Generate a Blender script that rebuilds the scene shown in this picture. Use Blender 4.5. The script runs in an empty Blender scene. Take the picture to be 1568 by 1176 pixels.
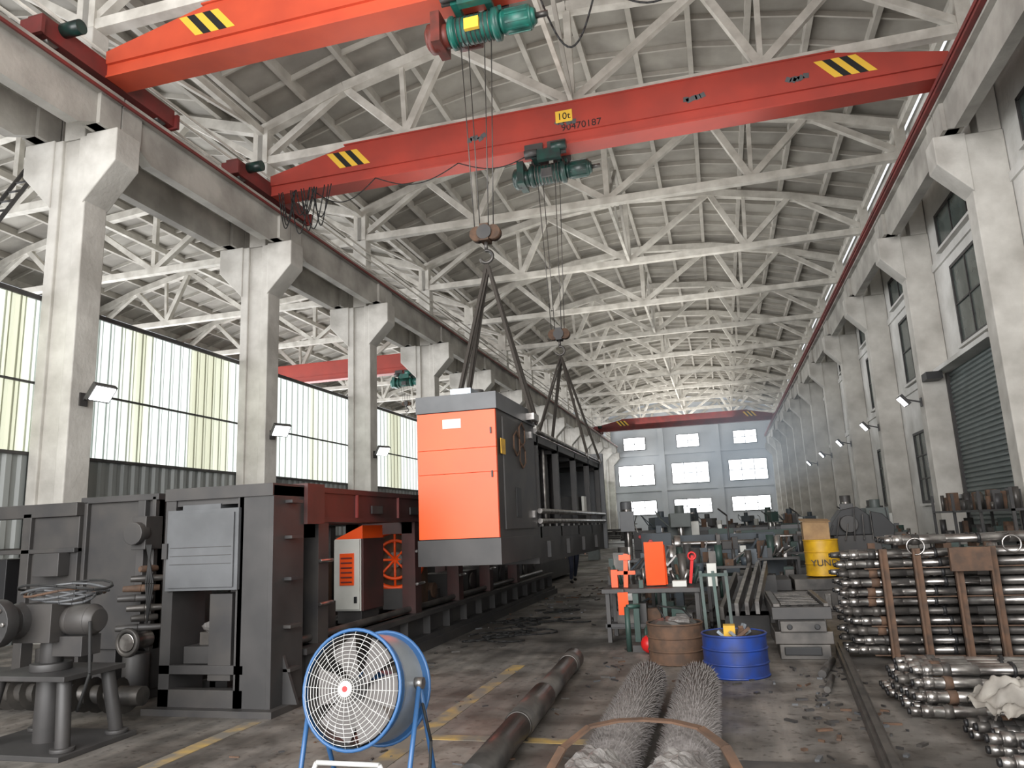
import bpy, math, random
from mathutils import Matrix, Vector, Euler
random.seed(7)
C=bpy.context.scene.collection
bpy.context.scene.view_settings.view_transform='Standard'
R=random.uniform
# ---------------------------------------------------------------- materials
MC={}
def mat(name,c,rough=.6,metal=0,c2=None,sc=3.0,bump=0.0,em=0,emc=None,detail=6,lo=.35,hi=.65,bsc=None,stretch=None):
    if name in MC: return MC[name]
    m=bpy.data.materials.new(name);m.use_nodes=True;nt=m.node_tree;b=nt.nodes['Principled BSDF']
    b.inputs['Base Color'].default_value=(*c,1);b.inputs['Roughness'].default_value=rough;b.inputs['Metallic'].default_value=metal
    if c2 or bump:
        tc=nt.nodes.new('ShaderNodeTexCoord');src=tc.outputs['Object']
        if stretch:
            mp=nt.nodes.new('ShaderNodeMapping');mp.inputs['Scale'].default_value=stretch;nt.links.new(src,mp.inputs['Vector']);src=mp.outputs[0]
        n=nt.nodes.new('ShaderNodeTexNoise');n.inputs['Scale'].default_value=sc;n.inputs['Detail'].default_value=detail
        nt.links.new(src,n.inputs['Vector'])
        if c2:
            r=nt.nodes.new('ShaderNodeValToRGB');r.color_ramp.elements[0].position=lo;r.color_ramp.elements[1].position=hi
            r.color_ramp.elements[0].color=(*c,1);r.color_ramp.elements[1].color=(*c2,1)
            nt.links.new(n.outputs['Fac'],r.inputs[0]);nt.links.new(r.outputs[0],b.inputs['Base Color'])
        if bump:
            bp=nt.nodes.new('ShaderNodeBump');bp.inputs['Strength'].default_value=bump;bp.inputs['Distance'].default_value=.03
            if bsc:
                n=nt.nodes.new('ShaderNodeTexNoise');n.inputs['Scale'].default_value=bsc;n.inputs['Detail'].default_value=5;nt.links.new(src,n.inputs['Vector'])
            nt.links.new(n.outputs['Fac'],bp.inputs['Height']);nt.links.new(bp.outputs[0],b.inputs['Normal'])
    if em:
        b.inputs['Emission Color'].default_value=(*(emc or c),1);b.inputs['Emission Strength'].default_value=em
    MC[name]=m;return m
white=mat('limewashed_concrete',(.62,.60,.555),.85,c2=(.41,.39,.355),sc=1.3,bump=.25,bsc=14,detail=10)
trussm=mat('painted_truss_concrete',(.65,.625,.57),.85,c2=(.46,.435,.39),sc=2.2,detail=9)
slab=mat('roof_slab_concrete',(.36,.342,.305),.9,c2=(.24,.225,.20),sc=.8,bump=.2,bsc=9)
ribm=mat('roof_rib_concrete',(.47,.445,.40),.9,c2=(.35,.33,.295),sc=1.5)
beamc=mat('runway_concrete',(.45,.43,.39),.85,c2=(.27,.255,.23),sc=1.1,bump=.2,bsc=10,detail=10)
wallw=mat('peeling_white_wall',(.75,.74,.715),.9,c2=(.53,.52,.49),sc=.9,bump=.5,bsc=5,detail=12)
wallg=mat('far_wall_plaster',(.62,.65,.68),.9,c2=(.50,.53,.56),sc=.35)
red=mat('crane_shaded_red_paint',(.38,.048,.032),.5,c2=(.30,.042,.03),sc=1.2,detail=9)  # shaded tone of the second crane put into its paint colour
red1=mat('crane_orange_red_paint',(.56,.078,.034),.45,c2=(.46,.062,.03),sc=1.2,detail=9)
dred=mat('faded_red_paint',(.20,.028,.025),.6,c2=(.12,.028,.025),sc=2)
yel=mat('warning_yellow',(.76,.47,.05),.5)
blk=mat('black_paint',(.012,.012,.013),.5)
teal=mat('hoist_teal_paint',(.012,.13,.10),.4,c2=(.02,.07,.06),sc=5)
dteal=mat('oily_dark_green_paint',(.008,.04,.032),.35,c2=(.015,.02,.02),sc=5)
brown=mat('hoist_red_oxide',(.16,.03,.022),.5,c2=(.09,.025,.018),sc=6)
steel=mat('worn_steel',(.50,.48,.46),.3,.9,c2=(.20,.185,.175),sc=7)
dsteel=mat('oily_dark_steel',(.055,.052,.05),.4,.5,c2=(.12,.11,.10),sc=4)
grey=mat('machine_grey_paint',(.050,.047,.046),.5,c2=(.030,.029,.029),sc=2.2,detail=10)
lgrey=mat('panel_blue_grey',(.108,.112,.118),.45,c2=(.075,.078,.082),sc=2.5,detail=10)
dgrey=mat('machine_dark_grey',(.030,.029,.030),.5,c2=(.050,.046,.043),sc=3,detail=10)
maroon=mat('maroon_beam_paint',(.07,.023,.021),.5,c2=(.037,.02,.018),sc=3)
orange=mat('safety_orange_paint',(.93,.095,.008),.38,c2=(.84,.080,.008),sc=1.4,detail=9)
sling=mat('black_sling_webbing',(.045,.038,.032),.9)
cable=mat('black_cable',(.012,.012,.012),.7)
rust=mat('rusty_brown_steel',(.12,.065,.038),.8,c2=(.065,.04,.027),sc=9)
blue=mat('drum_blue_paint',(.012,.045,.24),.4,c2=(.02,.035,.13),sc=6)
fblue=mat('fan_blue_paint',(.03,.10,.24),.35)
galv=mat('galvanised_sheet',(.42,.46,.50),.35,.6,c2=(.28,.32,.36),sc=4)
wire=mat('grille_white_wire',(.60,.60,.58),.45,.2)
bristle=mat('wire_brush_bristle',(.17,.155,.148),.75,c2=(.085,.075,.07),sc=20)
plastic=mat('crumpled_plastic_wrap',(.22,.21,.20),.45,c2=(.11,.10,.095),sc=9,bump=.8,bsc=18)
greenp=mat('machine_green_paint',(.025,.065,.052),.5,c2=(.03,.045,.04),sc=3)
lgreen=mat('lathe_grey_green',(.11,.13,.125),.5,c2=(.075,.085,.08),sc=3)
bgrey=mat('machine_blue_grey_paint',(.055,.072,.088),.5,c2=(.04,.05,.06),sc=3)
wpaint=mat('cabinet_white_paint',(.66,.66,.62),.4,c2=(.54,.54,.50),sc=2)
wood=mat('plywood_box',(.36,.23,.11),.8,c2=(.26,.16,.08),sc=6)
yelp=mat('drum_yellow_paint',(.66,.38,.012),.45,c2=(.46,.25,.015),sc=6)
glassd=mat('dark_window_glass',(.05,.065,.06),.15,c2=(.11,.13,.12),sc=1.5)
shut=mat('shutter_green_grey',(.14,.165,.16),.5,c2=(.11,.13,.125),sc=2)
glow=mat('daylight_window_glass',(.9,.95,1),.3,em=5,emc=(.95,.98,1))
lampm=mat('floodlight_lens',(1,1,1),.3,em=9,emc=(.95,.98,1))
redp=mat('signal_red',(.60,.015,.015),.4)
skin=mat('skin_tone',(.45,.27,.19),.6)
navy=mat('navy_workwear',(.02,.025,.045),.85)
hair=mat('black_hair',(.01,.009,.008),.7)
gsheet=mat('grey_corrugated_steel',(.28,.295,.285),.5,c2=(.20,.215,.21),sc=.6,stretch=(1,3,.3))
def floor_mat():
    m=bpy.data.materials.new('workshop_concrete_floor');m.use_nodes=True;nt=m.node_tree;b=nt.nodes['Principled BSDF'];L=nt.links.new
    tc=nt.nodes.new('ShaderNodeTexCoord')
    def noise(s,d,st=None):
        n=nt.nodes.new('ShaderNodeTexNoise');n.inputs['Scale'].default_value=s;n.inputs['Detail'].default_value=d
        if st:
            mp=nt.nodes.new('ShaderNodeMapping');mp.inputs['Scale'].default_value=st;L(tc.outputs['Object'],mp.inputs[0]);L(mp.outputs[0],n.inputs['Vector'])
        else: L(tc.outputs['Object'],n.inputs['Vector'])
        return n
    def ramp(n,a,ca,b_,cb):
        r=nt.nodes.new('ShaderNodeValToRGB');e=r.color_ramp.elements;e[0].position=a;e[0].color=(*ca,1);e[1].position=b_;e[1].color=(*cb,1);L(n.outputs['Fac'],r.inputs[0]);return r
    base=ramp(noise(.7,12),.3,(.12,.11,.10),.72,(.27,.253,.23))
    oil=ramp(noise(.42,8),.36,(.32,.31,.30),.50,(1,1,1))
    grime=ramp(noise(2.2,10),.38,(.55,.53,.51),.54,(1,1,1))
    scr=ramp(noise(5,8,(1,.12,1)),.44,(.75,.75,.75),.6,(1.12,1.1,1.08))
    dots=ramp(noise(14,4),.58,(1,1,1),.68,(.45,.42,.40))
    x=base
    for y in(oil,grime,scr,dots):
        mx=nt.nodes.new('ShaderNodeMix');mx.data_type='RGBA';mx.blend_type='MULTIPLY';mx.inputs[0].default_value=1
        L(x.outputs[0] if x is base else x.outputs[2],mx.inputs[6]);L(y.outputs[0],mx.inputs[7]);x=mx
    L(x.outputs[2],b.inputs['Base Color'])
    rr=ramp(noise(1.3,6),.35,(.4,.4,.4),.65,(.8,.8,.8));L(rr.outputs[0],b.inputs['Roughness'])
    bp=nt.nodes.new('ShaderNodeBump');bp.inputs['Strength'].default_value=.2;bp.inputs['Distance'].default_value=.02;L(noise(9,8).outputs['Fac'],bp.inputs['Height']);L(bp.outputs[0],b.inputs['Normal'])
    return m
floorm=floor_mat()
def sheet_mat(name,k):
    tm=bpy.data.materials.new(name);tm.use_nodes=True;nt=tm.node_tree;b=nt.nodes['Principled BSDF']
    tc=nt.nodes.new('ShaderNodeTexCoord');mp=nt.nodes.new('ShaderNodeMapping');mp.inputs['Scale'].default_value=(0,.55,.02)
    n=nt.nodes.new('ShaderNodeTexNoise');n.inputs['Scale'].default_value=1.0;n.inputs['Detail'].default_value=2
    r=nt.nodes.new('ShaderNodeValToRGB');e=r.color_ramp.elements;q=lambda *c:(c[0]*k,c[1]*k,c[2]*k,1)
    e[0].position=.38;e[0].color=q(.60,.61,.47);e[1].position=.50;e[1].color=q(.85,.90,.87)
    r.color_ramp.elements.new(.44).color=q(.75,.78,.65)
    L=nt.links.new
    L(tc.outputs['Object'],mp.inputs[0]);L(mp.outputs[0],n.inputs['Vector']);L(n.outputs['Fac'],r.inputs[0])
    tr=nt.nodes.new('ShaderNodeBsdfTranslucent');mx=nt.nodes.new('ShaderNodeMixShader');mx.inputs[0].default_value=.6
    L(r.outputs[0],b.inputs['Base Color']);L(r.outputs[0],tr.inputs[0]);b.inputs['Roughness'].default_value=.45
    L(r.outputs[0],b.inputs['Emission Color']);b.inputs['Emission Strength'].default_value=.34  # faint glow put into the sheet to stand for daylight behind it
    L(b.outputs[0],mx.inputs[1]);L(tr.outputs[0],mx.inputs[2]);L(mx.outputs[0],nt.nodes['Material Output'].inputs[0]);return tm
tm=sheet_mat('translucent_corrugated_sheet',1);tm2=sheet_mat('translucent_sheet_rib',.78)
lm=bpy.data.materials.new('worn_yellow_floor_paint');lm.use_nodes=True;nt=lm.node_tree;b=nt.nodes['Principled BSDF']
tc=nt.nodes.new('ShaderNodeTexCoord');n=nt.nodes.new('ShaderNodeTexNoise');n.inputs['Scale'].default_value=3;n.inputs['Detail'].default_value=12
r=nt.nodes.new('ShaderNodeValToRGB');e=r.color_ramp.elements;e[0].position=.48;e[0].color=(.16,.147,.125,1);e[1].position=.68;e[1].color=(.40,.275,.09,1)
nt.links.new(tc.outputs['Object'],n.inputs['Vector']);nt.links.new(n.outputs['Fac'],r.inputs[0]);nt.links.new(r.outputs[0],b.inputs['Base Color']);b.inputs['Roughness'].default_value=.7
# ---------------------------------------------------------------- builder
class B:
    def __init__(s,name): s.n=name;s.v=[];s.f=[];s.m=[];s.s=[];s.mats=[];s.T=None
    def mi(s,m):
        if m not in s.mats: s.mats.append(m)
        return s.mats.index(m)
    def add(s,vs,fs,m,sm=False):
        o=len(s.v);i=s.mi(m)
        for v in vs:
            v=Vector(v)
            if s.T is not None: v=s.T@v
            s.v.append(v)
        for k,f in enumerate(fs):
            s.f.append([o+a for a in f]);s.m.append(i);s.s.append(sm if isinstance(sm,bool) else sm[k])
    def bx(s,x0,x1,y0,y1,z0,z1,m):
        s.add([(x0,y0,z0),(x1,y0,z0),(x1,y1,z0),(x0,y1,z0),(x0,y0,z1),(x1,y0,z1),(x1,y1,z1),(x0,y1,z1)],
              [(3,2,1,0),(4,5,6,7),(0,1,5,4),(1,2,6,5),(2,3,7,6),(3,0,4,7)],m)
    def box(s,c,sz,m,rot=(0,0,0)):
        M=Matrix.Translation(c)@Euler(rot).to_matrix().to_4x4();h=[a/2 for a in sz]
        vs=[M@Vector((x*h[0],y*h[1],z*h[2])) for x,y,z in [(-1,-1,-1),(1,-1,-1),(1,1,-1),(-1,1,-1),(-1,-1,1),(1,-1,1),(1,1,1),(-1,1,1)]]
        s.add(vs,[(3,2,1,0),(4,5,6,7),(0,1,5,4),(1,2,6,5),(2,3,7,6),(3,0,4,7)],m)
    def bar(s,p0,p1,w,h,m):
        p0=Vector(p0);p1=Vector(p1);d=p1-p0;L=d.length;d.normalize()
        up=Vector((0,0,1)) if abs(d.z)<.95 else Vector((0,1,0))
        a=d.cross(up).normalized();u=a.cross(d)
        vs=[p+a*x*w/2+u*y*h/2 for p in(p0,p1) for x,y in((-1,-1),(1,-1),(1,1),(-1,1))]
        s.add(vs,[(0,1,2,3),(7,6,5,4),(0,4,5,1),(1,5,6,2),(2,6,7,3),(3,7,4,0)],m)
    def cyl(s,p0,p1,r,m,r2=None,n=16,cap=True):
        p0=Vector(p0);p1=Vector(p1);d=(p1-p0).normalized();r2=r if r2 is None else r2
        up=Vector((0,0,1)) if abs(d.z)<.9 else Vector((0,1,0))
        a=d.cross(up).normalized();u=a.cross(d)
        vs=[p+(a*math.cos(2*math.pi*i/n)+u*math.sin(2*math.pi*i/n))*q for p,q in((p0,r),(p1,r2)) for i in range(n)]
        fs=[(i,(i+1)%n,n+(i+1)%n,n+i) for i in range(n)];sm=[True]*n
        if cap: fs+=[tuple(range(n))[::-1],tuple(range(n,2*n))];sm+=[False,False]
        s.add(vs,fs,m,sm)
    def rev(s,p0,p1,prof,m,n=20):
        p0=Vector(p0);p1=Vector(p1)
        for (t0,r0),(t1,r1) in zip(prof,prof[1:]):
            if abs(t1-t0)<1e-6: continue
            s.cyl(p0.lerp(p1,t0),p0.lerp(p1,t1),r0,m,r1,n)
    def tube(s,pts,r,m,n=8):
        for a,b in zip(pts,pts[1:]):
            if (Vector(a)-Vector(b)).length>1e-5: s.cyl(a,b,r,m,n=n)
    def ring(s,c,axis,Rr,r,m,n=32,k=6,a0=0,a1=2*math.pi):
        c=Vector(c);ax=Vector(axis).normalized();up=Vector((0,0,1)) if abs(ax.z)<.9 else Vector((0,1,0))
        a=ax.cross(up).normalized();u=a.cross(ax);full=abs(a1-a0-2*math.pi)<1e-4;vs=[];nn=n if full else n+1
        for i in range(nn):
            t=a0+(a1-a0)*i/n;dr=a*math.cos(t)+u*math.sin(t)
            for j in range(k):
                q=2*math.pi*j/k;vs.append(c+dr*(Rr+r*math.cos(q))+ax*r*math.sin(q))
        fs=[]
        for i in range(n):
            i2=(i+1)%nn
            for j in range(k): fs.append((i*k+j,i*k+(j+1)%k,i2*k+(j+1)%k,i2*k+j))
        s.add(vs,fs,m,True)
    def prism(s,pts,axis,d0,d1,m):
        n=len(pts);f={'x':lambda p,d:(d,p[0],p[1]),'y':lambda p,d:(p[0],d,p[1]),'z':lambda p,d:(p[0],p[1],d)}[axis]
        vs=[f(p,d0) for p in pts]+[f(p,d1) for p in pts]
        s.add(vs,[tuple(range(n)),tuple(range(n,2*n))[::-1]]+[(i,n+i,n+(i+1)%n,(i+1)%n) for i in range(n)],m)
    def ball(s,c,r,m,sc=(1,1,1),n=12,jit=0):
        vs=[];fs=[];k=n//2
        for i in range(k+1):
            th=math.pi*i/k
            for j in range(n):
                ph=2*math.pi*j/n;q=1+R(-jit,jit)
                vs.append((c[0]+r*sc[0]*math.sin(th)*math.cos(ph)*q,c[1]+r*sc[1]*math.sin(th)*math.sin(ph)*q,c[2]+r*sc[2]*math.cos(th)*q))
        for i in range(k):
            for j in range(n): fs.append((i*n+j,(i+1)*n+j,(i+1)*n+(j+1)%n,i*n+(j+1)%n))
        s.add(vs,fs,m,jit==0)
    def done(s,loc=(0,0,0),rz=0,bevel=0):
        me=bpy.data.meshes.new(s.n);me.from_pydata([tuple(v) for v in s.v],[],s.f)
        for m in s.mats: me.materials.append(m)
        me.polygons.foreach_set('material_index',s.m);me.polygons.foreach_set('use_smooth',s.s)
        import bmesh
        bm=bmesh.new();bm.from_mesh(me);bmesh.ops.recalc_face_normals(bm,faces=bm.faces[:]);bm.to_mesh(me);bm.free()
        o=bpy.data.objects.new(s.n,me);C.objects.link(o);o.location=loc;o.rotation_euler[2]=rz
        if bevel:
            md=o.modifiers.new('bevel','BEVEL');md.width=bevel;md.segments=2;md.limit_method='ANGLE'
        return o
def inst(o,loc,rz=0,name=None):
    q=bpy.data.objects.new(name or o.name.split('.')[0],o.data);C.objects.link(q);q.location=loc;q.rotation_euler[2]=rz
    for md in o.modifiers:
        if md.type=='BEVEL':
            m2=q.modifiers.new('bevel','BEVEL');m2.width=md.width;m2.segments=2;m2.limit_method='ANGLE'
    return q
# ---------------------------------------------------------------- constants
Y0=16.79;YS=[Y0+6*k for k in range(-3,12)];YE=YS[-1];YB=YS[0]-3
XC=-2.68;HW=8.82;SH=-17.7
WR=6.4
# ---------------------------------------------------------------- floor
b=B('floor');b.bx(-30.5,8,YB-4,YE+1,-.2,0,floorm);b.done()
for nm,x0,x1,y0,y1 in [('a',-2.58,-2.42,4.6,9.0),('b',-4.28,-4.13,3.6,6.2),('c',-2.42,-.95,5.85,5.98)]:
    b=B('floor_marking_line');b.bx(x0,x1,y0,y1,0,.004,lm);b.done()
# ---------------------------------------------------------------- roof
TOPN=[(-HW,12.95),(-6.3,13.75),(-3.3,14.4),(0,14.68),(3.3,14.4),(6.3,13.75),(HW,12.95)]
def ztop(x):
    x=max(-HW,min(HW,x))
    for (a,za),(c,zc) in zip(TOPN,TOPN[1:]):
        if a<=x<=c: return za+(zc-za)*(x-a)/(c-a)
b=B('roof_truss')
def tb(p,q,w=.22,h=.24): b.bar((p[0],0,p[1]),(q[0],0,q[1]),w,h,trussm)
for p,q in zip(TOPN,TOPN[1:]): tb(p,q,.26,.28)
tb((-HW,11.97),(HW,11.97),.24,.24)
for sg in(-1,1):
    tb((sg*HW*.995,11.9),(sg*HW*.995,12.95),.3,.3)
    tb((sg*4.5,12.0),(sg*6.3,13.75),.2,.2);tb((sg*4.5,12.0),(sg*3.3,14.4),.2,.2)
    tb((sg*4.5,12.0),(sg*4.6,14.1),.13,.13)
    tb((0,12.0),(sg*3.3,14.4),.2,.2);tb((sg*HW,12.05),(sg*6.3,13.75),.18,.18)
tb((0,11.97),(0,14.68),.18,.18)
truss=b.done((XC,YS[0],0))
for y in YS[1:]: inst(truss,(XC,y,0))
for y in YS: inst(truss,(XC+SH,y,0))
def roof(name,xc):
    b=B(name);N=12;xs=[-HW-.15+(2*HW+.3)*i/N for i in range(N+1)]
    y0=YB-2;y1=YE
    for a,c in zip(xs,xs[1:]):
        za=ztop(a)+.42;zc=ztop(c)+.42
        b.add([(xc+a,y0,za),(xc+c,y0,zc),(xc+c,y1,zc),(xc+a,y1,za),(xc+a,y0,za+.08),(xc+c,y0,zc+.08),(xc+c,y1,zc+.08),(xc+a,y1,za+.08)],
              [(3,2,1,0),(4,5,6,7),(0,1,5,4),(1,2,6,5),(2,3,7,6),(3,0,4,7)],slab)
    for a in xs:
        z=ztop(a)+.42;b.bx(xc+a-.07,xc+a+.07,y0,y1,z-.25,z+.02,ribm)
    y=y0+.5
    while y<y1:
        for a,c in zip(xs,xs[1:]): b.bar((xc+a,y,ztop(a)+.35),(xc+c,y,ztop(c)+.35),.06,.15,ribm)
        y+=1.2
    return b.done()
roof('ceiling',XC);roof('ceiling',XC+SH)
b=B('roof_bracing')
for i,y in enumerate(YS[:-1]):
    y2=y+6
    if i%2==0 or i>7:
        b.bar((XC,y,12.0),(XC,y2,12.0),.1,.1,trussm)
        b.bar((XC,y,12.0),(XC,y+3,14.5),.1,.1,beamc);b.bar((XC,y+3,14.5),(XC,y2,12.0),.1,.1,beamc)
        b.bar((XC,y,14.5),(XC,y+3,12.0),.07,.07,beamc)
    for x in(XC-HW,XC+HW,XC+SH+.2): b.bar((x,y,12.85),(x,y2,12.85),.15,.2,trussm)
    b.bar((XC-HW,y,12.0),(XC-HW,y2,12.9),.09,.09,trussm)
b.done()
# ---------------------------------------------------------------- columns and runways
b=B('concrete_column')
b.bx(-.4,.4,-.2,.2,0,9.4,white)
b.bx(-.42,-.2,-.27,.27,0,9.4,white);b.bx(.2,.42,-.27,.27,0,9.4,white)
b.bx(-.25,.25,-.21,.21,9.41,11.85,white)
for sg in(-1,1):
    b.prism([(sg*.38,8.0),(sg*.38,9.42),(sg*1.1,9.42),(sg*1.1,8.75)],'y',-.3,.3,white)
colL=b.done((-11.5,YS[0],0),bevel=.02)
for y in YS[1:]: inst(colL,(-11.5,y,0))
b=B('concrete_column')
b.bx(-.4,.34,-.25,.25,0,9.4,white);b.bx(-.1,.33,-.22,.22,9.41,11.85,white)
b.prism([(-.38,8.1),(-.38,9.42),(-1.0,9.42),(-1.0,8.8)],'y',-.3,.3,white)
colR=b.done((6.05,YS[0],0),bevel=.02)
for y in YS[1:]: inst(colR,(6.05,y,0))
for x in (-29.4,):
    for y in YS: inst(colR,(x,y,0),math.pi)
def runway(x,name='crane_runway_beam'):
    b=B(name)
    for y in YS[:-1]+[YS[0]-6]:
        a=y+.02;c=y+5.98
        b.bx(x-.25,x+.25,a,c,10.05,10.2,beamc)
        b.prism([(a,9.43),(a+.55,9.43),(a+.9,9.25),(c-.9,9.25),(c-.55,9.43),(c,9.43),(c,10.05),(a,10.05)],'x',x-.12,x+.12,beamc)
        for t in(a,c-.5): b.bx(x-.2,x+.2,t,t+.5,9.43,10.05,beamc)
    b.bx(x-.04,x+.04,YB-2,YE-.2,10.2,10.34,dsteel)
    return b
b=runway(-10.8);b.bx(-10.5,-10.46,YB,YE-.3,10.0,10.06,dred);b.done()
b=runway(5.4);b.bx(5.06,5.1,YB,YE-.3,10.25,10.34,dred);b.bx(5.04,5.14,YB,YE-.3,10.1,10.16,dred);b.done()
runway(-12.25).done()
b=B('eave_conduit_pipes')
for z,x in((11.1,-11.15),(11.35,-11.15),(10.75,-11.15)): b.cyl((x,YB,z),(x,YE-1,z),.035,trussm,n=8)
b.done()
# ---------------------------------------------------------------- walls
def corr(b,x,y0,y1,z0,z1,m,p=.3,d=.05):
    y=y0;pr=[]
    while y<y1: pr+=[(x,y),(x,y+p*.35),(x+d,y+p*.5),(x+d,y+p*.85)];y+=p
    pr.append((x,y1))
    vs=[(a,c,z) for z in(z0,z1) for a,c in pr];n=len(pr)
    b.add(vs,[(i,i+1,n+i+1,n+i) for i in range(n-1)],m)
b=B('wall_left')
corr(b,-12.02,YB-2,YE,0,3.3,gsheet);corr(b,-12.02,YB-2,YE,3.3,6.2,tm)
y=YB-2+.15
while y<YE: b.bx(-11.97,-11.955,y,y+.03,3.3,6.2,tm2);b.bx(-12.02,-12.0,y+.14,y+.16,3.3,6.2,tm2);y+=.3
for z,h in((6.22,.09),(4.6,.04),(3.3,.06),(1.6,.06)): b.bx(-12.0+.02,-11.93,YB-2,YE,z-h/2,z+h/2,dgrey)
b.done()
b=B('wall_neighbour');b.bx(-30.1,-29.9,YB-2,YE,0,13.3,wallg);b.done()
b=B('wall_right')
b.bx(WR,WR+.3,YB-2,YE,0,12.95,wallw)
b.bx(WR-.06,WR,YB,YE,5.45,5.65,wallw);b.bx(WR-.06,WR,YB,YE,8.2,8.4,wallw)
b.done()
k=0
def window(name,x,y0,y1,z0,z1,nm,nz,gl=glassd,fr=dgrey):
    b=B(name);b.bx(x-.03,x,y0,y1,z0,z1,gl)
    for yy in(y0,y1): b.bx(x-.07,x,yy-.04,yy+.04,z0-.04,z1+.04,fr)
    for zz in(z0,z1): b.bx(x-.07,x,y0,y1,zz-.04,zz+.04,fr)
    for i in range(1,nm): yy=y0+(y1-y0)*i/nm;b.bx(x-.06,x,yy-.02,yy+.02,z0,z1,fr)
    for i in range(1,nz): zz=z0+(z1-z0)*i/nz;b.bx(x-.06,x,y0,y1,zz-.02,zz+.02,fr)
    b.bx(x-.14,x,y0-.1,y1+.1,z0-.12,z0-.05,wallw)
    return b.done()
for i,y in enumerate(YS[:-1]):
    k+=1;window('window_%d'%k,WR-.002,y+2.0,y+4.2,5.8,7.85,2,2)
    k+=1;window('window_%d'%k,WR-.002,y+1.2,y+4.8,8.6,9.5,3,1)
    if i>=4: k+=1;window('window_%d'%k,WR-.002,y+3.0,y+4.4,1.9,4.1,2,3)
b=B('door_1')
y0,y1=18.2,22.35
for i in range(44):
    z=i*.12;b.prism([(WR-.06,z),(WR-.1,z+.03),(WR-.1,z+.08),(WR-.06,z+.11)],'y',y0,y1,shut)
b.bx(WR-.06,WR-.01,y0,y1,0,5.3,shut)
b.bx(WR-.16,WR-.005,y0-.12,y0,0,5.3,dgrey);b.bx(WR-.16,WR-.005,y1,y1+.12,0,5.3,dgrey);b.bx(WR-.45,WR-.005,y0-.15,y1+.1,5.3,5.42,wallw)
b.bx(WR-.75,WR-.35,y1-.4,y1+.1,5.1,5.3,blk)
b.done()
b=B('wall_far')
b.bx(-30.1,WR+.3,YE+.3,YE+.6,0,14.9,wallg)
for x in(-11.5,-5.8,0.15,5.9): b.bx(x-.3,x+.3,YE+.05,YE+.3,0,13,wallg)
b.bx(-11.5,6.2,YE+.12,YE+.3,8.9,9.3,wallg);b.bx(-11.5,6.2,YE+.12,YE+.3,5.0,5.25,wallg)
b.done()
for x in(-8.7,-2.9,3.1):
    for w,z0,z1,nm in((1.2,9.6,11.0,2),(1.95,5.7,7.9,3),(1.95,2.5,4.0,3)):
        k+=1;b=B('window_%d'%k);y=YE+.3
        b.bx(x-w,x+w,y-.05,y-.01,z0,z1,glow)
        for i in range(nm+1):
            xx=x-w+2*w*i/nm;b.bx(xx-.035,xx+.035,y-.1,y,z0,z1,dgrey)
        for zz in(z0,(z0+z1)/2,z1): b.bx(x-w,x+w,y-.1,y,zz-.035,zz+.035,dgrey)
        b.done()
# ---------------------------------------------------------------- cranes
def crane(y,xl,xr,name='overhead_crane',txt=False,m=red):
    b=B(name);zb,zt=10.4,11.45
    prof=[(xl+.15,10.72),(xl+2.3,10.72),(xr-2.3,10.72),(xr-.15,10.72),(xr-.15,10.98),(xr-2.4,zt),(xl+2.4,zt),(xl+.15,10.98)]
    b.prism(prof,'y',y-.24,y+.24,m)
    b.bx(xl+.15,xr-.15,y-.2,y+.2,zb+.04,10.72,m);b.bx(xl+.2,xr-.2,y-.27,y+.27,zb,zb+.04,m)
    b.bx(xl+2.3,xr-2.3,y-.28,y+.28,zt,zt+.03,m);b.bx(xl+.2,xr-.2,y-.26,y+.26,10.7,10.73,m)
    for x in(xl,xr):
        b.bx(x-.16,x+.16,y-1.65,y+1.65,10.42,10.8,dred)
        for dy in(-1.35,1.35): b.cyl((x-.1,y+dy,10.48),(x+.1,y+dy,10.48),.14,dsteel)
        b.bx(x-.24,x+.24,y-1.72,y-1.65,10.38,10.7,dred);b.bx(x-.24,x+.24,y+1.65,y+1.72,10.38,10.7,dred)
        b.cyl((x+.15,y-1.2,10.75),(x+.55,y-1.2,10.75),.13,dteal)
    for cx in(xl+2.35,xr-2.2):
        for s,c in((0,yel),(1,blk),(2,yel),(3,blk),(4,yel)):
            x0=cx-.55+s*.17
            for yy in(y-.247,y+.241): b.prism([(x0,11.3),(x0+.17,11.3),(x0+.55,10.85),(x0+.38,10.85)],'y',yy,yy+.006,c)
    if txt:
        for x in(xl+5.2,xl+7.4,xr-6,xr-3.8):
            for q in range(5): b.box((x+.5+q*.09+R(-.02,.02),y-.245,10.99+R(-.05,.05)),(.12,.006,.12),lgrey,(0,R(-.6,.6),0))
        b.bx(-2.95,-2.55,y-.25,y-.24,10.98,11.28,yel)
        pts=[(xl+1.4,y-.3,10.38)]
        for k0,(xa,xb,sag) in enumerate(((1.4,3.2,.5),(3.2,5.4,.35),(5.4,7.4,.3))):
            for j in range(1,13):
                t=j/12;pts.append((xl+xa+(xb-xa)*t,y-.3,10.38-sag*math.sin(math.pi*t)))
        b.tube(pts,.014,cable,5)
        for i in range(12):
            q=[];x0=xl+R(.4,1.7);w_=R(.3,.6);h_=R(.7,1.25);o_=R(-.03,.03)
            for j in range(17): t=j/16;q.append((x0+t*w_,y-.4+o_,10.38-h_*math.sin(math.pi*t)))
            b.tube(q,.015,cable,5)
    elif y<12:
        for xa,xb,sag in((-2.2,-1.2,1.1),(-1.2,.6,.6),(.6,2.4,.6)):
            q=[]
            for j in range(17): t=j/16;q.append((xa+(xb-xa)*t,y+.35,10.5-sag*math.sin(math.pi*t)))
            b.tube(q,.018,cable,5)
    return b.done()
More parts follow.
